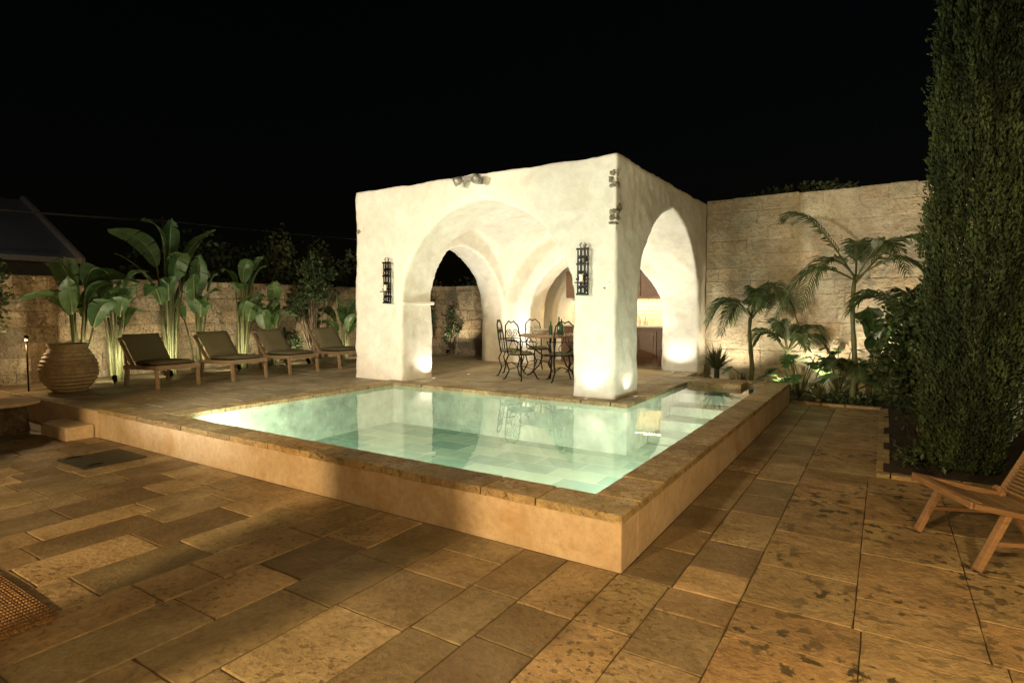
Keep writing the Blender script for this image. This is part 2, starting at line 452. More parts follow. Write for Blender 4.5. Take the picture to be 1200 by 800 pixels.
def rock(mb,c,r,seed,m=0):
    vs=[];fs=[];n=9;k=7
    for i in range(k+1):
        th=math.pi*i/k
        for j in range(n):
            ph=2*math.pi*j/n
            d=Vector((math.sin(th)*math.cos(ph),math.sin(th)*math.sin(ph),math.cos(th)))
            q=1+.35*mnoise.noise(d*2+Vector((seed,0,0)))
            vs.append(Vector(c)+Vector((d.x*r[0],d.y*r[1],d.z*r[2]))*q)
    for i in range(k):
        for j in range(n):
            j2=(j+1)%n; fs.append((i*n+j,(i+1)*n+j,(i+1)*n+j2,i*n+j2))
    mb.add(vs,fs,m)
for i,(z,dx) in enumerate([(3.40,0),(3.31,-.03),(3.24,.0),(2.88,.0),(2.80,.0),(2.73,-.02),(1.95,-.04),(1.86,0)]):
    rock(mb,(X1-.055+dx,Y0+.055,z),(.078,.078,.055),i*3.1)
for i,(y,z) in enumerate([(7.52,2.95),(7.6,1.9)]):
    rock(mb,(X1-.02,y,z),(.04,.08,.07),i*5+40)
rock(mb,(X0+.06,Y0+.03,2.95),(.08,.04,.07),9)
rock(mb,(X1-.16,Y0+.01,1.88),(.09,.035,.08),77)
mb.build('corner_stone',[M_rough],pav)
def sconce(x,y,z0,z1):
    mb=MB(); zc=(z0+z1)/2; w=.075
    yy=y-.05
    mb.beam((x-w,yy,z0+.05),(x-w,yy,z1-.05),.016,.016); mb.beam((x+w,yy,z0+.05),(x+w,yy,z1-.05),.016,.016)
    n=7
    for i in range(n):
        z=z0+.06+(z1-z0-.12)*i/(n-1)
        wz=w*(1.25 if i%2==0 else .7)
        mb.beam((x-wz,yy-.01,z),(x+wz,yy-.01,z),.02,.026)
        if i<n-1:
            z2=z+(z1-z0-.12)/(n-1)
            mb.beam((x-w*.4,yy,z),(x-w*.4,yy,z2),.018,.022); mb.beam((x+w*.4,yy,z),(x+w*.4,yy,z2),.018,.022)
            if i%2==0:
                mb.tube([(x+w*.9*math.cos(a),yy-.02,(z+z2)/2+.04*math.sin(a)) for a in [k*math.pi/5 for k in range(11)]],.009,5)
    for sx in(-1,1):
        mb.tube([(x+sx*.02,yy,z1-.06),(x+sx*.05,yy,z1),(x+sx*.02,yy,z1+.02)],.008,5)
    mb.box(x-.03,x+.03,yy,y+.03,z0+.15,z0+.18,0); mb.box(x-.03,x+.03,yy,y+.03,z1-.18,z1-.15,0)
    mb.box(x-w,x+w,yy-.1,yy,zc-.16,zc-.145,0)
    e=empty('wrought_iron_sconce'); mb.build('grille',[M_iron],e)
    mb=MB(); mb.tube([(x,yy-.05,zc-.14),(x,yy-.05,zc-.04)],.024,12,0); mb.build('candle',[M_dimlens],e)
sconce(-3.52,7.36,1.72,2.46); sconce(-7.20,7.34,1.62,2.42)
e=empty('floodlight'); mb=MB()
mb.tube([(-5.35,7.42,3.50),(-5.35,7.24,3.55)],.015,6); mb.beam((-5.55,7.22,3.56),(-5.2,7.22,3.56),.08,.05)
mb.tube([(-5.52,7.22,3.56),(-5.60,7.13,3.5)],[.05,.07],12); mb.tube([(-5.25,7.22,3.56),(-5.2,7.12,3.5)],[.05,.07],12)
mb.box(-5.33,-5.25,7.3,7.4,3.48,3.55)
mb.build('fixture',[M_alu],e)
kit=empty('outdoor_kitchen')
mb=MB()
mb.box(-7.3,-3.35,12.75,12.9,.3,3.0,0,.5); mb.box(-7.45,-7.3,12.0,12.9,.3,3.0,0,.5); mb.box(-3.35,-3.2,12.06,12.9,.3,3.0,0,.5)
mb.box(-7.45,-3.2,12.06,12.9,3.0,3.15,0,.5)
mb.build('alcove_walls',[M_plaster],kit)
mb=MB()
KY=12.12
mb.box(-6.4,-3.36,KY+.03,12.75,.33,1.16,0,.4)
x=-6.38
while x<-3.6:
    mb.box(x+.01,x+.44,KY,KY+.025,.42,1.08,0); mb.box(x+.07,x+.38,KY-.012,KY,.50,1.0,0,.2); mb.tube([(x+.38,KY-.03,.85),(x+.38,KY-.03,.98)],.008,6,2); x+=.46
mb.box(-6.45,-3.355,KY-.04,12.74,1.165,1.21,1,.8)
x=-6.38
while x<-3.6:
    mb.box(x+.01,x+.44,12.36,12.39,1.84,2.42,0); mb.box(x+.07,x+.38,12.345,12.36,1.92,2.34,0,.2); x+=.46
mb.box(-6.4,-3.36,12.39,12.745,1.82,2.44,0,.3)
mb.build('cabinets',[M_cab,M_ceramic,M_alu],kit,bevel=.005)
mb=MB()
zz=1.22
r=0
while zz<1.80:
    xx=-6.4-(.1 if r%2 else 0)
    while xx<-3.4:
        mb.box(max(xx,-6.4)+.005,min(xx+.2,-3.36)-.005,12.735,12.748,zz+.005,min(zz+.1,1.81)-.005,0); xx+=.2
    zz+=.1; r+=1
mb.build('backsplash',[M_tile],kit)
mb=MB()
for x,h,r_ in [(-5.6,.28,.035),(-5.5,.22,.04),(-4.6,.3,.035),(-4.45,.18,.06),(-4.0,.25,.04)]:
    mb.lathe([(r_,0),(r_*1.05,.01),(r_,h*.6),(r_*.4,h*.75),(r_*.4,h)],(x,12.45,1.212),14,random.choice([0,1]))
mb.build('jars',[M_glassb,M_ceramic],kit)
l=bpy.data.lights.new('under_cabinet_lamp','AREA'); l.shape='RECTANGLE'; l.size=2.8; l.size_y=.04; l.energy=50; l.color=(1,.72,.36)
o_=bpy.data.objects.new('under_cabinet_lamp',l); o_.location=(-4.9,12.50,1.80); scene.collection.objects.link(o_); o_.parent=kit
point('ceiling_lamp',(-4.3,11.95,2.85),42,(1,.78,.48),.08,kit)

# ------------------------------------------------------------------ walls
def block_wall(name,org,dirv,length,z0,z1,th,mat,bl=(.42,.55),bh=.255,dep=.014,top_j=.0,gp=.005,mort=None,bv=.013,oj=.006):
    d=Vector((dirv[0],dirv[1],0)).normalized(); n=Vector((-d.y,d.x,0)); org=Vector(org)
    mb=MB()
    a=org-n*dep; bq=a+d*length; c=bq-n*th; e=a-n*th
    vs=[(a.x,a.y,z0),(bq.x,bq.y,z0),(c.x,c.y,z0),(e.x,e.y,z0),(a.x,a.y,z1-.01),(bq.x,bq.y,z1-.01),(c.x,c.y,z1-.01),(e.x,e.y,z1-.01)]
    mb.add(vs,[(0,1,2,3),(7,6,5,4),(4,5,1,0),(5,6,2,1),(6,7,3,2),(7,4,0,3)],1,.5)
    z=z0
    while z<z1-.03:
        h=bh*U(.93,1.07); zn=min(z+h,z1)
        if z1-zn<.1: zn=z1
        s_=-U(0,.4)
        while s_<length:
            l=U(*bl); a0=max(s_,0)+gp; a1=min(s_+l,length)-gp
            if a1-a0>.03:
                off=U(-oj,oj); tt=random.random()
                topz=zn-(gp*.8 if zn<z1 else U(-top_j,top_j))
                ring=[]
                cor=[(a0,z+gp*.8),(a1,z+gp*.8),(a1,topz),(a0,topz)]
                for k in range(4):
                    p=cor[k];q=cor[(k+1)%4]
                    for t in (0,.3,.65):
                        ring.append((p[0]+(q[0]-p[0])*t+U(-.004,.004),p[1]+(q[1]-p[1])*t+U(-.004,.004)))
                m_=12
                ca=(a0+a1)/2; cz=(z+topz)/2
                vs=[]
                for aa,zz_ in ring: vs.append(org+d*aa-n*(dep+.01)+Vector((0,0,zz_)))
                for aa,zz_ in ring: vs.append(org+d*aa+n*(off-.008)+Vector((0,0,zz_)))
                for aa,zz_ in ring:
                    bb=bv*U(.6,1.5); L=math.hypot(ca-aa,cz-zz_)
                    vs.append(org+d*(aa+(ca-aa)/L*bb)+n*(off+U(-.002,.002))+Vector((0,0,zz_+(cz-zz_)/L*bb)))
                fs=[]
                for k in range(m_):
                    k2=(k+1)%m_; fs+=[(k2,k,m_+k,m_+k2),(m_+k2,m_+k,2*m_+k,2*m_+k2)]
                fs.append(tuple(range(3*m_-1,2*m_-1,-1)))
                mb.add(vs,fs,0,tt)
            s_+=l
        z=zn
    return mb.build(name,[mat,mort or M_mortar])
block_wall('boundary_wall',(LX,12.6,0),(0,-1),17,.0,2.13,.3,M_block,top_j=.01,oj=.01)
block_wall('boundary_wall',(-7.46,12.6,0),(-1,0),4.54,.0,2.18,.3,M_block,top_j=.01,oj=.01)
block_wall('garden_wall',(RX+.2,BY,0),(-1,0),RX+.2+3.07,-.05,3.72,.35,M_wash,bl=(.35,.65),bh=.27,dep=.009,top_j=.035,gp=.004,mort=M_wash,bv=.022,oj=.010)
house=empty('stone_house')
w=block_wall('facade',(RX,-4.5,0),(0,1),16.5,-.05,8.0,.4,M_wash,bl=(.5,.8),bh=.31,dep=.009,gp=.004,mort=M_wash,bv=.022,oj=.008); w.parent=house
mb=MB()
mb.box(RX-.06,RX-.012,11.05,11.75,0,2.55,0,.3); mb.box(RX-.08,RX-.005,11.0,11.08,0,2.6,0); mb.box(RX-.08,RX-.005,11.72,11.8,0,2.6,0); mb.box(RX-.08,RX-.005,11.081,11.719,2.52,2.6,0)
mb.build('door',[M_cab],house)
porch=empty('porch')
mb=MB()
for x,hw in ((-3.04,.28),(-5.5,.30),(-7.9,.25),(1.2,.17)): mb.box(x-hw,x+hw,-1.45,-1.1,-.03,3.0,0,.5)
mb.box(-9,RX-.01,-1.5,-1.05,3.0,3.4,0,.5)
mb.build('piers',[M_plaster],porch,bevel=.02)
w=block_wall('rear_wall',(-12,-4.6,0),(1,0),13.7,-.05,4.2,.3,M_wash,bl=(.5,.8),bh=.31,dep=.009,mort=M_wash); w.parent=porch

def wall_lantern(p,nrm,W,col,r=.05,tgt=None,ang=150):
    e=empty('wall_lantern'); p=Vector(p); n=Vector(nrm)
    mb=MB(); mb.tube([p-n*.3,p-n*.1,p+Vector((0,0,.16)),p+Vector((0,0,.13))],.012,6,0)
    mb.lathe([(.02,.13),(.09,.10),(.10,.09)],p,10,0); mb.lathe([(.06,-.12),(.06,-.10)],p,10,0)
    for k in range(4):
        a=k*math.pi/2; mb.tube([p+Vector((.06*math.cos(a),.06*math.sin(a),-.11)),p+Vector((.09*math.cos(a),.09*math.sin(a),.1))],.006,5,0)
    mb.build('frame',[M_iron],e)
    if tgt: spot('lamp',p+n*.12,tgt,W,col,ang,.5,r,e)
    else: point('lamp',p,W,col,r,e)
wall_lantern((-2.95,-4.2,2.75),(0,1,0),2650,WARM,.11,(-2.6,3,0.3),140)
wall_lantern((1.45,.6,2.5),(-1,0,0),500,WARM,.06,(-1.0,5,0),150)
wall_lantern((-6.2,-1.0,3.15),(0,1,0),2050,PAVC,.12,(-6.2,7.4,2.2),66)  # unseen floodlight added behind the camera to brighten the pavilion front

# ------------------------------------------------------------------ uplights
for x,y,t,W in [(-6.78,8.0,(-6.86,8.0,2.4),24),(-3.9,8.0,(-3.8,8.1,3),30),(-7.0,10.9,(-6.3,10.2,3.2),165),(-4.1,10.9,(-4.6,10.3,3.2),165),(-6.6,8.8,(-6.2,9.2,3.2),110),(-3.45,11.2,(-3.4,11.4,3),34)]:
    recessed(x,y,TZ+.004,t,W)
recessed(-3.40,7.18,CZ+.004,(-3.40,7.30,1.9),7,PAVC,130)
recessed(-2.90,7.75,CZ+.004,(-3.05,7.75,1.9),6,PAVC,130)
for p,t,W in [((-2.45,11.35,.2),(-2.4,12.05,1.8),105),((-1.0,11.3,.2),(-.9,12.05,2.1),145),((.3,11.3,.2),(.3,12.05,2.5),150),((1.3,10.6,.2),(1.3,12.0,3),120),((-1.6,10.95,.2),(-1.1,11.5,1.4),60)]:
    uplight(p,t,W,CREAM)
uplight((1.5,7.35,.15),(.9,7.0,1.6),110,(1,.88,.5))
for y,W in [(4.55,80),(5.45,70),(6.75,75),(8.4,80),(10.2,60)]:
    uplight((-10.75,y,.45),(-11.9,y+.1,1.5),W,(1,.86,.56),150)
uplight((-9.6,11.9,.5),(-9.7,12.5,1.7),80,CREAM)

# ------------------------------------------------------------------ furniture
def lounge(x,y,rz):
    mb=MB(); mb.M=Matrix.Translation((x,y,TZ+.004))@Matrix.Rotation(rz,4,'Z')
    W=.66
    for sy in(-1,1):
        yy=sy*W/2
        mb.beam((-.40,yy,.30),(.55,yy,.33),.035,.06,0)
        mb.beam((.50,yy,.32),(.53,yy,0),.04,.045,0,up=(0,1,0)); mb.beam((-.30,yy,.31),(-.36,yy,0),.04,.045,0,up=(0,1,0))
        mb.beam((-.18,yy*.9,.30),(-.58,yy*.9,.76),.03,.05,0,up=(0,1,0))
        mb.beam((-.36,yy*.9,.10),(-.45,yy*.9,.60),.02,.03,0,up=(0,1,0))
    mb.beam((.55,-W/2,.33),(.55,W/2,.33),.03,.07,0); mb.beam((-.40,-W/2,.30),(-.40,W/2,.30),.03,.06,0); mb.beam((-.58,-W/2*.9,.75),(-.58,W/2*.9,.75),.03,.05,0)
    for i in range(9):
        xx=-.3+i*.1; mb.beam((xx,-W/2,.318),(xx,W/2,.318),.06,.015,0)
    def cushion(p0,p1,w,t):
        p0=Vector(p0);p1=Vector(p1);d=(p1-p0).normalized(); n=d.cross(Vector((0,1,0))); n=-n if n.z<0 else n
        L=(p1-p0).length; nx,ny=10,8; vs=[];fs=[]
        for s_ in(1,-1):
            for i in range(nx+1):
                for j in range(ny+1):
                    a=i/nx;c=j/ny
                    pf=(min(1,8*a*(1-a)*1.2)**.5)*(min(1,8*c*(1-c)*1.2)**.5)
                    vs.append(p0+d*L*a+Vector((0,(c-.5)*w,0))+n*(t/2+s_*t/2*pf+.007*mnoise.noise(Vector((a*4+x,c*4,y)))))
        o=(nx+1)*(ny+1)
        for i in range(nx):
            for j in range(ny):
                q=(i*(ny+1)+j,(i+1)*(ny+1)+j,(i+1)*(ny+1)+j+1,i*(ny+1)+j+1)
                fs.append(q); fs.append(tuple(k+o for k in q[::-1]))
        mb.add(vs,fs,1,.5,True)
    cushion((-.22,0,.33),(.54,0,.345),W*.92,.085)
    cushion((-.20,0,.37),(-.55,0,.80),W*.90,.08)
    return mb.build('lounge_chair',[M_wood2,M_cush])
for k,y in enumerate([4.92,6.10,7.28,8.55]): lounge(-9.95+U(-.05,.05),y+U(-.04,.04),R(U(-6,6)))

def iron_chair(x,y,rz):
    mb=MB(); mb.M=Matrix.Translation((x,y,TZ+.004))@Matrix.Rotation(rz,4,'Z')
    t=.013
    ring=[(.21*math.cos(a),.21*math.sin(a),.45) for a in [k*math.pi/10 for k in range(21)]]
    mb.tube(ring,t,6); mb.lathe([(.02,.0),(.19,.0),(.20,.02),(.17,.045),(.02,.055)],(0,0,.45),18,1)
    for sx in(-1,1):
        for sy in(-1,1):
            mb.tube([(sx*.15,sy*.15,.45),(sx*.20,sy*.18,.33),(sx*.15,sy*.15,.16),(sx*.20,sy*.2,.02),(sx*.23,sy*.22,.01)],t,6)
    mb.tube([(.15,.15,.18),(0,0,.24),(-.15,-.15,.18)],.008,5); mb.tube([(.15,-.15,.18),(0,0,.24),(-.15,.15,.18)],.008,5)
    mb.tube([(-.17,-.16,.45),(-.21,-.18,.75),(-.24,-.15,.95),(-.25,-.06,1.03),(-.25,0,1.0),(-.25,.06,1.03),(-.24,.15,.95),(-.21,.18,.75),(-.17,.16,.45)],t,6)
    for sy in(-1,1):
        pts=[]
        for k in range(15):
            a=k/14*3.4*math.pi; r=.075*(1-k/17)
            pts.append((-.225,sy*(.075+ r*math.cos(a)),.82+r*math.sin(a)))
        mb.tube(pts,.007,5)
        pts=[(-.19,sy*.02,.47),(-.2,sy*.10,.56),(-.21,sy*.03,.68),(-.22,sy*.01,.78)]
        mb.tube(pts,.007,5)
        mb.tube([(-.2,sy*.17,.68),(-.05,sy*.25,.68),(.12,sy*.24,.67),(.17,sy*.2,.6),(.15,sy*.17,.46)],.009,5)
    mb.tube([(-.21,-.18,.68),(-.21,.18,.68)],.008,5)
    return mb.build('wrought_iron_chair',[M_iron,M_cush])
TC=(-5.15,9.45)
mb=MB(); mb.M=Matrix.Translation((TC[0],TC[1],TZ+.004))
mb.lathe([(.02,.73),(.62,.73),(.64,.74),(.64,.76),(.62,.77),(.02,.77)],(0,0,0),40,0)
for k in range(4):
    a=k*math.pi/2+.4; c,s_=math.cos(a),math.sin(a)
    mb.tube([(c*.45,s_*.45,.73),(c*.5,s_*.5,.6),(c*.18,s_*.18,.38),(c*.25,s_*.25,.2),(c*.42,s_*.42,.03),(c*.48,s_*.48,.01)],.016,6,1)
mb.tube([(.18*math.cos(a),.18*math.sin(a),.38) for a in [k*math.pi/8 for k in range(17)]],.012,6,1)
mb.build('round_dining_table',[M_wood,M_iron])
for a,rr in [(200,.78),(255,.80),(310,.78),(10,.8),(75,.82),(140,.8)]:
    a=R(a); iron_chair(TC[0]+rr*math.cos(a),TC[1]+rr*math.sin(a),a+math.pi+U(-.15,.15))
for dx,dy,h in [(.1,.05,.32),(.22,-.08,.28),(.02,-.12,.24)]:
    mb=MB(); mb.lathe([(.035,0),(.036,.01),(.035,h*.6),(.013,h*.75),(.013,h)],(TC[0]+dx,TC[1]+dy,TZ+.776),14,0); mb.build('wine_bottle',[M_glassb])
mb=MB(); mb.lathe([(.04,0),(.05,.01),(.15,.07),(.16,.09),(.14,.08),(.02,.02)],(TC[0]-.2,TC[1]-.05,TZ+.776),24,0); mb.build('serving_bowl',[M_ceramic])

mb=MB(); prof=[]
for i in range(81):
    t=i/80; z=t*.72
    r=.17+.20*math.sin(math.pi*min(1,(t*.93+.02))**.85) 
    if t>.88: r=.235+(t-.88)*.25
    if t<.9: r+=.009*math.sin(t*80)
    prof.append((r,z))
prof+=[(.24,.725),(.20,.70),(.18,.6)]
mb.lathe(prof,(-10.35,3.78,TZ+.004),48,0); mb.build('ribbed_urn',[M_terra])
e=empty('tree_stump_table')
mb=MB(); 
vs=[];fs=[];n=40
for i in range(9):
    for k in range(n):
        a=2*math.pi*k/n; r=.24*(1+.14*mnoise.noise(Vector((math.cos(a)*2,math.sin(a)*2,i*.25)))+.05*math.sin(a*11+i*.3))*(1+.12*(1-i/8)**2)
        vs.append((-9.5+r*math.cos(a),2.72+r*math.sin(a),.004+i*.042))
for i in range(8):
    for k in range(n): fs.append((i*n+k,i*n+(k+1)%n,(i+1)*n+(k+1)%n,(i+1)*n+k))
fs.append(tuple(range(8*n,9*n))); mb.add(vs,fs,0,.5,False); mb.build('stump',[M_bark],e)
mb=MB(); mb.lathe([(.30,.345),(.38,.35),(.39,.37),(.38,.40),(.30,.402)],(-9.5,2.72,0),28,0); mb.build('slab',[M_copw],e)
e=empty('path_light'); mb=MB(); mb.tube([(-10.9,3.45,TZ),(-10.9,3.45,TZ+.75)],.012,6); mb.lathe([(.03,0),(.035,.02),(.015,.05)],(-10.9,3.45,TZ+.8),12); mb.build('post',[M_iron],e)
mb=MB(); mb.lathe([(.018,0),(.018,.03)],(-10.9,3.45,TZ+.765),12); mb.build('lens',[M_dimlens],e); point('lamp',(-10.9,3.40,TZ+.72),12,WARM,.03,e)

mb=MB()
mb.box(-4.55,-3.53,.55,1.20,.006,.02,0,.5)
for i in range(44):
    y=.558+i*.0148
    mb.tube([(-4.55+U(-.01,.01),y,.02),(-4.3,y+U(-.003,.003),.024),(-4.0,y+U(-.003,.003),.026),(-3.53+U(-.012,.012),y,.02)],.0085,5,0)
for i in range(26): 
    x=-4.53+i*.0396; mb.tube([(x,.552,.031),(x,1.198,.031)],.004,4,0,.1)
mb.build('woven_doormat',[M_mat])
mb=MB(); mb.box(-7.24,-6.6,2.5,3.08,.004,.012,0)
for i in range(2): mb.tube([(-7.2+i*.5,2.55,.012),(-7.2+i*.5,2.62,.02),(-7.2+i*.5,2.7,.012)],.006,5,1)
mb.build('floor_hatch',[M_hatch,M_iron])

def armchair():
    c=Vector((.38,4.73,0)); ang=math.atan2(-.43,-.903)
    mb=MB(); mb.M=Matrix.Translation((c.x,c.y,.004))@Matrix.Rotation(ang,4,'Z')
    W=.64
    for sy in(-1,1):
        yy=sy*W/2
        mb.beam((0,yy,0),(-.16,yy,.36),.035,.05,0,up=(0,1,0)); mb.beam((-.72,yy,0),(-.50,yy,.34),.035,.05,0,up=(0,1,0))
        mb.beam((.04,yy,.40),(-.62,yy,.27),.035,.055,0,up=(0,1,0))
        mb.beam((-.50,yy*.92,.26),(-.82,yy*.92,.86),.032,.05,0,up=(0,1,0))
        mb.beam((-.07,yy,.17),(-.62,yy,.16),.025,.03,0,up=(0,1,0))
    mb.beam((.03,-W/2,.395),(.03,W/2,.395),.04,.04,0); mb.beam((-.60,-W/2,.275),(-.60,W/2,.275),.04,.04,0); mb.beam((-.81,-W/2*.92,.85),(-.81,W/2*.92,.85),.035,.045,0)
    for i in range(26):
        t=i/25; x=-.02-.56*t; z=.40-.125*t-.03*math.sin(math.pi*t)
        mb.tube([(x,-W/2+.02,z),(x,0,z-.012),(x,W/2-.02,z)],.0125,5,1)
    for i in range(22):
        t=i/21; mb.tube([(-.53-.27*t,-W/2*.88,.33+.5*t),(-.55-.27*t,0,.32+.5*t),(-.53-.27*t,W/2*.88,.33+.5*t)],.0145,5,1)
    return mb.build('wooden_armchair',[M_wood,M_rope],bevel=.004)
armchair()

# ------------------------------------------------------------------ plants
def bed():
    mb=MB()
    def patch(x0,x1,y0,y1,z):
        nx=int((x1-x0)/.12)+1; ny=int((y1-y0)/.12)+1; vs=[];fs=[]
        for i in range(nx+1):
            for j in range(ny+1):
                x=x0+(x1-x0)*i/nx;y=y0+(y1-y0)*j/ny
                vs.append((x,y,z+.05*mnoise.noise(Vector((x*2,y*2,0)))+.03*mnoise.noise(Vector((x*7,y*7,3)))))
        for i in range(nx):
            for j in range(ny):
                a=i*(ny+1)+j; fs.append((a,a+ny+1,a+ny+2,a+1))
        mb.add(vs,fs,0,.5,True)
    patch(-3.05,RX,10.75,12.05,.03); patch(.03,RX,6.5,10.75,.03)
    mb.build('planting_bed_soil',[M_soil])
    mb=MB()
    field(mb,-1.28,.0,10.66,10.78,.04,(.12,.12),(.3,.5),alongy=False); field(mb,-.03,.09,6.42,10.66,.04,(.12,.12),(.3,.5)); field(mb,.09,RX,6.42,6.54,.04,(.12,.12),(.3,.5),alongy=False)
    mb.build('bed_edging',[M_cop])
bed()
def blade(mb,base,mid,tip,W,m=0,seg=14,fold=.25,tear=.4,tone=None):
    base=Vector(base);mid=Vector(mid);tip=Vector(tip); pts=[]
    for i in range(seg+1):
        t=i/seg; pts.append(base*(1-t)**2+mid*2*t*(1-t)+tip*t*t)
    d0=(tip-base); side=d0.cross(Vector((0,0,1)))
    if side.length<.1: side=Vector((U(-1,1),U(-1,1),0))
    side.normalize()
    ra=U(-.8,.8); q=Matrix.Rotation(ra,3,d0.normalized()); side=q@side
    nrm=side.cross(d0.normalized())
    if nrm.z<0: nrm=-nrm
    tn=random.random() if tone is None else tone
    wd=lambda t: W*max(0,math.sin(math.pi*min(1,t*.97+.02)**.8))**.7
    for sg in(-1,1):
        g=0
        for i in range(seg):
            t0=i/seg;t1=(i+1)/seg
            gap=.25*(1/seg) if random.random()<tear else 0
            o0=pts[i]+side*sg*wd(t0)+nrm*fold*wd(t0)-Vector((0,0,g)); 
            o1=pts[i+1].lerp(pts[i],gap*seg*.8)+side*sg*wd(t1)+nrm*fold*wd(t1)-Vector((0,0,g))
            if gap: g=U(0,.25)*W
            m0=pts[i]+(o0-pts[i])*.5+nrm*W*.06; m1=pts[i+1]+(o1-pts[i+1])*.5+nrm*W*.06
            mb.add([pts[i],pts[i+1],m1,m0,o1,o0],[(0,1,2,3),(3,2,4,5)],m,tn,True)
    mb.tube(pts,[.012*(1-.8*i/seg) for i in range(seg+1)],5,1,.8)
def strelitzia(x,y,z,n,H,spread=.7,L=.85,W=.16,name='bird_of_paradise_plant'):
    mb=MB()
    for i in range(n):
        a=U(0,2*math.pi); h=H*U(.5,1); sp=spread*U(.3,1)
        c,s_=math.cos(a),math.sin(a)
        if x+c*sp<LX+.25: c=abs(c)
        b0=Vector((x+c*.08,y+s_*.08,z)); hh=h*.68
        p1=Vector((x+c*sp*.35,y+s_*sp*.4,z+hh))
        mb.tube([b0,b0.lerp(p1,.5)+Vector((-c*.03,-s_*.03,0)),p1],[.03,.02,.012],7,1,.8)
        l=L*U(.75,1.1)
        mid=p1+Vector((c*l*.12,s_*l*.15,l*.6)); tip=p1+Vector((c*l*U(.25,.75),s_*l*U(.35,.95),l*U(.15,.95)))
        if tip.x<LX+.1: tip.x=LX+.15
        if mid.x<LX+.1: mid.x=LX+.15
        blade(mb,p1,mid,tip,W*U(.8,1.2),0)
    mb.build(name,[L_ban,L_agave])
strelitzia(-11.4,4.3,TZ,10,2.5,L=.95); strelitzia(-11.35,4.85,TZ,9,2.6); strelitzia(-11.3,5.75,TZ,13,3.5,L=1.0); strelitzia(-11.35,6.3,TZ,8,2.6); strelitzia(-11.3,7.2,TZ,12,2.8); strelitzia(-11.35,7.9,TZ,8,2.1)
strelitzia(-11.4,10.0,TZ,7,1.7)

def leafcloud(name,c,rad,n,size,mat,clumps=18,base=None,csize=.33):
    c=np.array(c,float);rad=np.array(rad,float)
    cs=[]
    while len(cs)<clumps:
        p=np.random.uniform(-1,1,3)
        if .25<np.linalg.norm(p)<1: cs.append(p*(.85)*rad+c)
    cs=np.array(cs)
    idx=np.random.randint(0,clumps,n)
    off=np.random.normal(0,1,(n,3)); off/=np.linalg.norm(off,axis=1)[:,None]
    off*=(np.random.uniform(0,1,n)**.4)[:,None]*rad*csize*np.random.uniform(.6,1.3,clumps)[idx][:,None]
    P=cs[idx]+off
    out=P-c; out/=np.linalg.norm(out,axis=1)[:,None]+1e-6
    D=np.random.normal(0,1,(n,3))+out*.7; D/=np.linalg.norm(D,axis=1)[:,None]
    S=np.cross(D,np.random.normal(0,1,(n,3))); S/=np.linalg.norm(S,axis=1)[:,None]
    N=np.cross(D,S)
    sz=size*np.random.uniform(.6,1.3,n)[:,None]
    a=P;b_=P+D*sz*.5+S*sz*.28+N*sz*.08;t=P+D*sz;d=P+D*sz*.5-S*sz*.28+N*sz*.08
    V=np.stack([a,b_,t,d],1).reshape(-1,3)
    ctone=np.random.uniform(0,1,clumps)[idx]*.6+np.random.uniform(0,.4,n)
    mb=MB()
    mb.v=[tuple(v) for v in V]; mb.f=[(4*i,4*i+1,4*i+2,4*i+3) for i in range(n)]; mb.m=[0]*n; mb.t=list(ctone); mb.s=[False]*n
    if base is not None:
        for p in cs[:min(clumps,26)]:
            q=Vector(p); bb=Vector(base); md=bb.lerp(q,.5)+Vector((U(-.1,.1)*rad[0],U(-.1,.1)*rad[1],.1*rad[2]))
            mb.tube([bb,md,q],[.022,.014,.004],5,1,.5)
    return mb.build(name,[mat,M_bark])

leafcloud('citrus_tree',(-11.3,9.0,2.0),(.55,.65,.85),2200,.10,L_bush,26,(-11.3,9.0,TZ),csize=.28)
leafcloud('garden_shrub',(-11.5,8.4,.75),(.35,.4,.4),700,.08,L_bush,14,(-11.5,8.4,TZ))
leafcloud('olive_tree',(-11.4,2.95,1.9),(.5,.5,.75),1500,.09,L_bush,20,(-11.4,2.95,0))
leafcloud('climbing_jasmine',(-10.7,12.3,1.4),(.28,.2,.9),800,.08,L_bush,16,(-10.7,12.3,TZ))
leafcloud('climbing_jasmine',(-9.9,12.35,1.1),(.3,.15,.7),400,.08,L_bush,12,(-9.9,12.35,TZ))
for i,(x,y,h,r) in enumerate([(-13.0,6.2,2.5,.75),(-13.1,7.6,2.8,.9),(-13.2,9.2,3.0,1.0),(-13.4,11.2,3.1,1.1),(-14,13.2,3.0,1.2),(-12.5,14.4,2.7,1.1),(-10.2,14.6,2.5,1.0)]):
    leafcloud('hedge_tree',(x,y,h*.72),(r,r,h*.42),1500,.14,L_dark,26,(x,y,0),csize=.36)

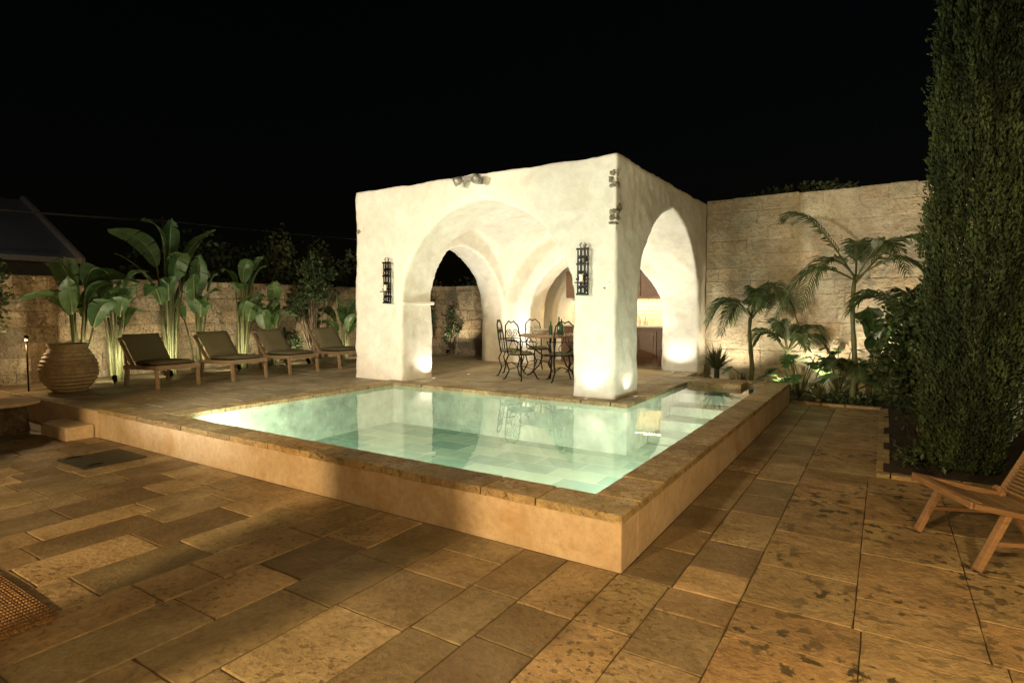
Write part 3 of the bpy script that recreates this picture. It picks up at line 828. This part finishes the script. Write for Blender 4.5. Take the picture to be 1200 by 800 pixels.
def frond(mb,base,dirv,L,rise,droop,leaf=.38,n=38,m=0,wid=.018):
    base=Vector(base); d=Vector((dirv[0],dirv[1],0)).normalized()
    pts=[]
    for i in range(13):
        t=i/12; pts.append(base+d*L*(t*.95)*(1-.12*t)+Vector((0,0,rise*math.sin(t*1.5)*1.0-droop*t**2.6)))
    mb.tube(pts,[.016*(1-.8*i/12)+.002 for i in range(13)],5,1,.7)
    tn=U(.2,.9)
    side=d.cross(Vector((0,0,1)))
    for i in range(n):
        t=.2+.8*i/(n-1); f=t*12; k=min(int(f),11); p=pts[k].lerp(pts[k+1],f-k); ax=(pts[k+1]-pts[k]).normalized()
        l=leaf*(math.sin(math.pi*(t*.82+.12))**.7)*U(.8,1.1)
        for sg in(-1,1):
            dd=(side*sg*1.0+ax*(.65+.6*t)+Vector((0,0,.22))).normalized()
            wv=ax*wid*U(.8,1.2)
            p1=p+dd*l*.5; p2=p+dd*l+Vector((0,0,-l*U(.2,.5)))
            mb.add([p-wv*.4,p+wv*.4,p1+wv,p1-wv,p2],[(0,1,2,3),(3,2,4)],m,min(1,max(0,tn+U(-.15,.15))),False)
def palm(x,y,z,trunk,L,fr,name='palm_plant',leaf=.38):
    mb=MB(); top=Vector((x,y,z+trunk))
    k=10; mb.tube([Vector((x,y,z)).lerp(top,i/k)+Vector((.03*math.sin(i*.6),0,0)) for i in range(k+1)],[.045+.007*(i%2)-.02*i/k for i in range(k+1)],9,1,.5)
    for a,up,dr in fr:
        frond(mb,top-Vector((0,0,U(0,.12))),(math.cos(a),math.sin(a)),L*U(.85,1.1),L*up,L*dr,leaf)
    mb.build(name,[L_palm,L_agave])
palm(-.42,10.9,0.05,2.05,1.35,[(2.8,1.1,.3),(.5,.75,.3),(-.9,.75,.7),(1.6,.8,.5),(-2.2,.5,.85),(3.6,.4,.9),(-.2,.5,.8)],leaf=.40)
palm(.55,10.2,0.05,1.1,1.3,[(i*.8+.3,U(.4,1),U(.4,.7)) for i in range(8)],leaf=.42)
palm(-2.05,11.3,.05,1.45,1.0,[(i*.7+.1,U(.5,1.0),U(.6,1.0)) for i in range(9)],leaf=.32)
palm(-1.45,11.5,.05,.8,.85,[(i*.8+.5,U(.6,1.1),U(.5,.8)) for i in range(8)],leaf=.30)
palm(-.35,10.95,.05,.35,.8,[(i*.8,U(.5,1),U(.4,.8)) for i in range(8)],leaf=.3)
def spiky(x,y,z,n,L,name='yucca_plant'):
    mb=MB()
    mb.tube([(x,y,0),(x,y,z)],[.06,.05],8,0,.2)
    for i in range(n):
        a=U(0,6.28);e=U(.15,1.35);d=Vector((math.cos(a)*math.cos(e),math.sin(a)*math.cos(e),math.sin(e)))
        s_=d.cross(Vector((0,0,1))).normalized()*.02; p=Vector((x,y,z)); l=L*U(.7,1.1)
        p1=p+d*l*.5; p2=p+d*l-Vector((0,0,.12*l*math.cos(e)))
        mb.add([p-s_*.5,p+s_*.5,p1+s_,p1-s_,p2],[(0,1,2,3),(3,2,4)],0)
    mb.build(name,[L_agave])
spiky(-2.6,11.1,.45,90,.55); spiky(-2.15,10.95,.1,60,.4); spiky(-.9,10.95,.08,60,.35)
def monstera(x,y,z,n,sz,H):
    mb=MB()
    for i in range(n):
        a=U(0,6.28); h=H*U(.35,1); sp=U(.15,.5); b0=Vector((x,y,z)); p=Vector((x+math.cos(a)*sp,y+math.sin(a)*sp,z+h))
        mb.tube([b0,b0.lerp(p,.5)+Vector((0,0,.06)),p],[.012,.01,.007],5,1,.8)
        f=Vector((math.cos(a),math.sin(a),U(-.6,-.1))).normalized(); s_=f.cross(Vector((0,0,1))).normalized(); nn=s_.cross(f)
        s=sz*U(.7,1.2); K=22; tn=random.random()
        outl=[]
        for k in range(K+1):
            th=math.pi*k/K
            r=s*(.62+.12*math.cos(th)+.05*math.cos(3*th)); 
            if k%3==1 and 2<k<19: r*=.55
            outl.append((math.cos(th)*r,math.sin(th)*r))
        for sg in(-1,1):
            for k in range(K):
                (a0,b0_),(a1,b1_)=outl[k],outl[k+1]
                q0=p+f*(a0+s*.35)+s_*sg*b0_+nn*(.18*b0_-.25*max(a0,0)**2/s); q1=p+f*(a1+s*.35)+s_*sg*b1_+nn*(.18*b1_-.25*max(a1,0)**2/s)
                mb.add([p+f*s*.2+f*(a0)*.3,q0,q1,p+f*s*.2+f*a1*.3],[(0,1,2,3)],0,tn,True)
    mb.build('monstera_plant',[L_mons,L_agave])
monstera(-1.2,11.05,.05,16,.26,.75); monstera(-.65,11.35,.05,14,.26,.9); monstera(-1.85,10.95,.05,8,.2,.5)
strelitzia(-.1,11.3,.05,8,1.9,.5,.65,.2,'elephant_ear_plant')
leafcloud('flowering_shrub',(.42,8.35,.95),(.52,.7,.95),5200,.085,L_bush,60,(.42,8.4,0))
leafcloud('laurel_shrub',(.95,9.6,1.0),(.6,.7,1.0),3000,.10,L_bush,40,(.95,9.6,0))
leafcloud('ground_cover',(-.3,10.95,.12),(.9,.2,.12),900,.06,L_bush,30)
leafcloud('ground_cover',(.4,7.2,.10),(.3,.6,.10),700,.06,L_bush,30)
leafcloud('ivy',(-1.5,12.4,3.75),(1.0,.2,.22),500,.10,L_dark,24)
def cypress(x,y,H):
    n=150000; mb=MB()
    z=np.random.uniform(0,1,n); a=np.random.uniform(0,2*np.pi,n)
    Hh=.05+z*H
    prof=.40*np.minimum(1,.5+(z*9)**.6*.5)*np.where(z>.7,np.sqrt(np.clip((1-z)/.3,0,1)),1)
    lump=np.array([mnoise.noise(Vector((math.cos(aa)*1.3,math.sin(aa)*1.3,hh*1.1)))*.4+mnoise.noise(Vector((math.cos(aa)*4,math.sin(aa)*4,hh*2.4)))*.55+mnoise.noise(Vector((math.cos(aa)*9,math.sin(aa)*9,hh*6)))*.4 for aa,hh in zip(a,Hh)])
    r=prof*(1+.42*lump)*(np.random.uniform(.25,1.08,n)**.38)
    P=np.stack([x+r*np.cos(a),y+r*np.sin(a),Hh],1)
    D=np.stack([np.cos(a)*.5,np.sin(a)*.5,np.full(n,1.1)],1)+np.random.normal(0,.4,(n,3)); D/=np.linalg.norm(D,axis=1)[:,None]
    S=np.cross(D,np.random.normal(0,1,(n,3))); S/=np.linalg.norm(S,axis=1)[:,None]
    sz=np.random.uniform(.03,.058,n)[:,None]
    V=np.stack([P-S*sz*.12,P+D*sz*.5+S*sz*.19,P+D*sz,P+D*sz*.5-S*sz*.19],1).reshape(-1,3)
    mb.v=[tuple(v) for v in V.tolist()]; mb.f=[(4*i,4*i+1,4*i+2,4*i+3) for i in range(n)]; mb.m=[0]*n
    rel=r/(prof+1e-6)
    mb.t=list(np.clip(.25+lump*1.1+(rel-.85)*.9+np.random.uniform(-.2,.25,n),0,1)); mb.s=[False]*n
    mb.tube([(x,y,0),(x,y,H*.5),(x,y,H*.95)],[.07,.045,.01],8,1,.0)
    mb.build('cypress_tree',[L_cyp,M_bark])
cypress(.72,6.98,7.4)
mb=MB(); mb.tube([(.1+.02*math.sin(i*1.3)+.012*i, 7.9-.07*i+.05*math.sin(i*.9), .09+.0*i) for i in range(22)],.012,7); mb.build('garden_hose',[M_iron])

# ------------------------------------------------------------------ neighbour
nh=empty('neighbour_house'); mb=MB()
mb.box(-30,-22,-3,8.0,-.05,3.2,0)
mb.build('walls',[M_dkwall],nh)
mb=MB(); mb.add([(-21.5,-3.3,3.0),(-21.5,8.3,3.0),(-26,8.3,5.4),(-26,-3.3,5.4),(-30.5,-3.3,3.0),(-30.5,8.3,3.0)],[(0,1,2,3),(3,2,5,4),(0,3,4),(1,5,2)],0); mb.build('roof',[M_roof],nh)
mb=MB(); mb.beam((-21.45,-3.3,3.05),(-21.45,8.3,3.05),.12,.16); mb.beam((-21.45,8.34,3.05),(-26,8.34,5.45),.1,.22); mb.beam((-26,8.34,5.45),(-30.5,8.34,3.05),.1,.22); mb.build('fascia',[M_ceramic],nh)
mb=MB(); mb.tube([(-20.2,10.2,0),(-20.2,10.2,4.6)],[.09,.07],8); mb.beam((-20.2,9.8,4.4),(-20.2,10.6,4.4),.08,.08); mb.build('utility_pole',[M_bark])
for k,dy in enumerate((-.35,0,.35)):
    mb=MB(); mb.tube([(-20.2+.0*i,10.2+dy-(i*1.6),4.45+.012*(i-5)**2-.3) for i in range(11)],.012,4); mb.tube([(-20.2+1.0*i,10.2+dy+i*1.9,4.15+.012*(i-5)**2) for i in range(11)],.012,4); mb.build('overhead_cable',[M_alu])
e=empty('roof_fill_lamp'); mb=MB(); mb.tube([(-17.5,1.0,0),(-17.5,1.0,5.0),(-17.9,1.3,5.3)],.05,8); mb.lathe([(.03,0),(.12,-.03),(.1,-.08)],(-17.9,1.3,5.32),10); mb.build('post',[M_iron],e)  # post and lamp added out of view to brighten the neighbour's roof
spot('lamp',(-17.9,1.5,5.2),(-23,8,4.0),75,(.85,.93,1),150,.6,.1,e)

# ------------------------------------------------------------------ world, camera
w=bpy.data.worlds.new('World'); scene.world=w; w.use_nodes=True; nt=w.node_tree
bg=nt.nodes['Background']; sky=nt.nodes.new('ShaderNodeTexSky'); sky.sky_type='NISHITA'; sky.sun_disc=False
sky.sun_elevation=R(2); sky.sun_rotation=R(200)
nt.links.new(sky.outputs[0],bg.inputs[0]); bg.inputs[1].default_value=.0010
cam=bpy.data.cameras.new('camera'); cam.lens=20.5; cam.sensor_width=36; cam.clip_end=1500; cam.clip_start=.05
co=bpy.data.objects.new('camera',cam); co.location=(0,0,1.6); co.rotation_euler=(R(90-3.35),0,R(32.6)); scene.collection.objects.link(co); scene.camera=co
scene.view_settings.view_transform='Standard'; scene.view_settings.look='None'; scene.view_settings.exposure=0
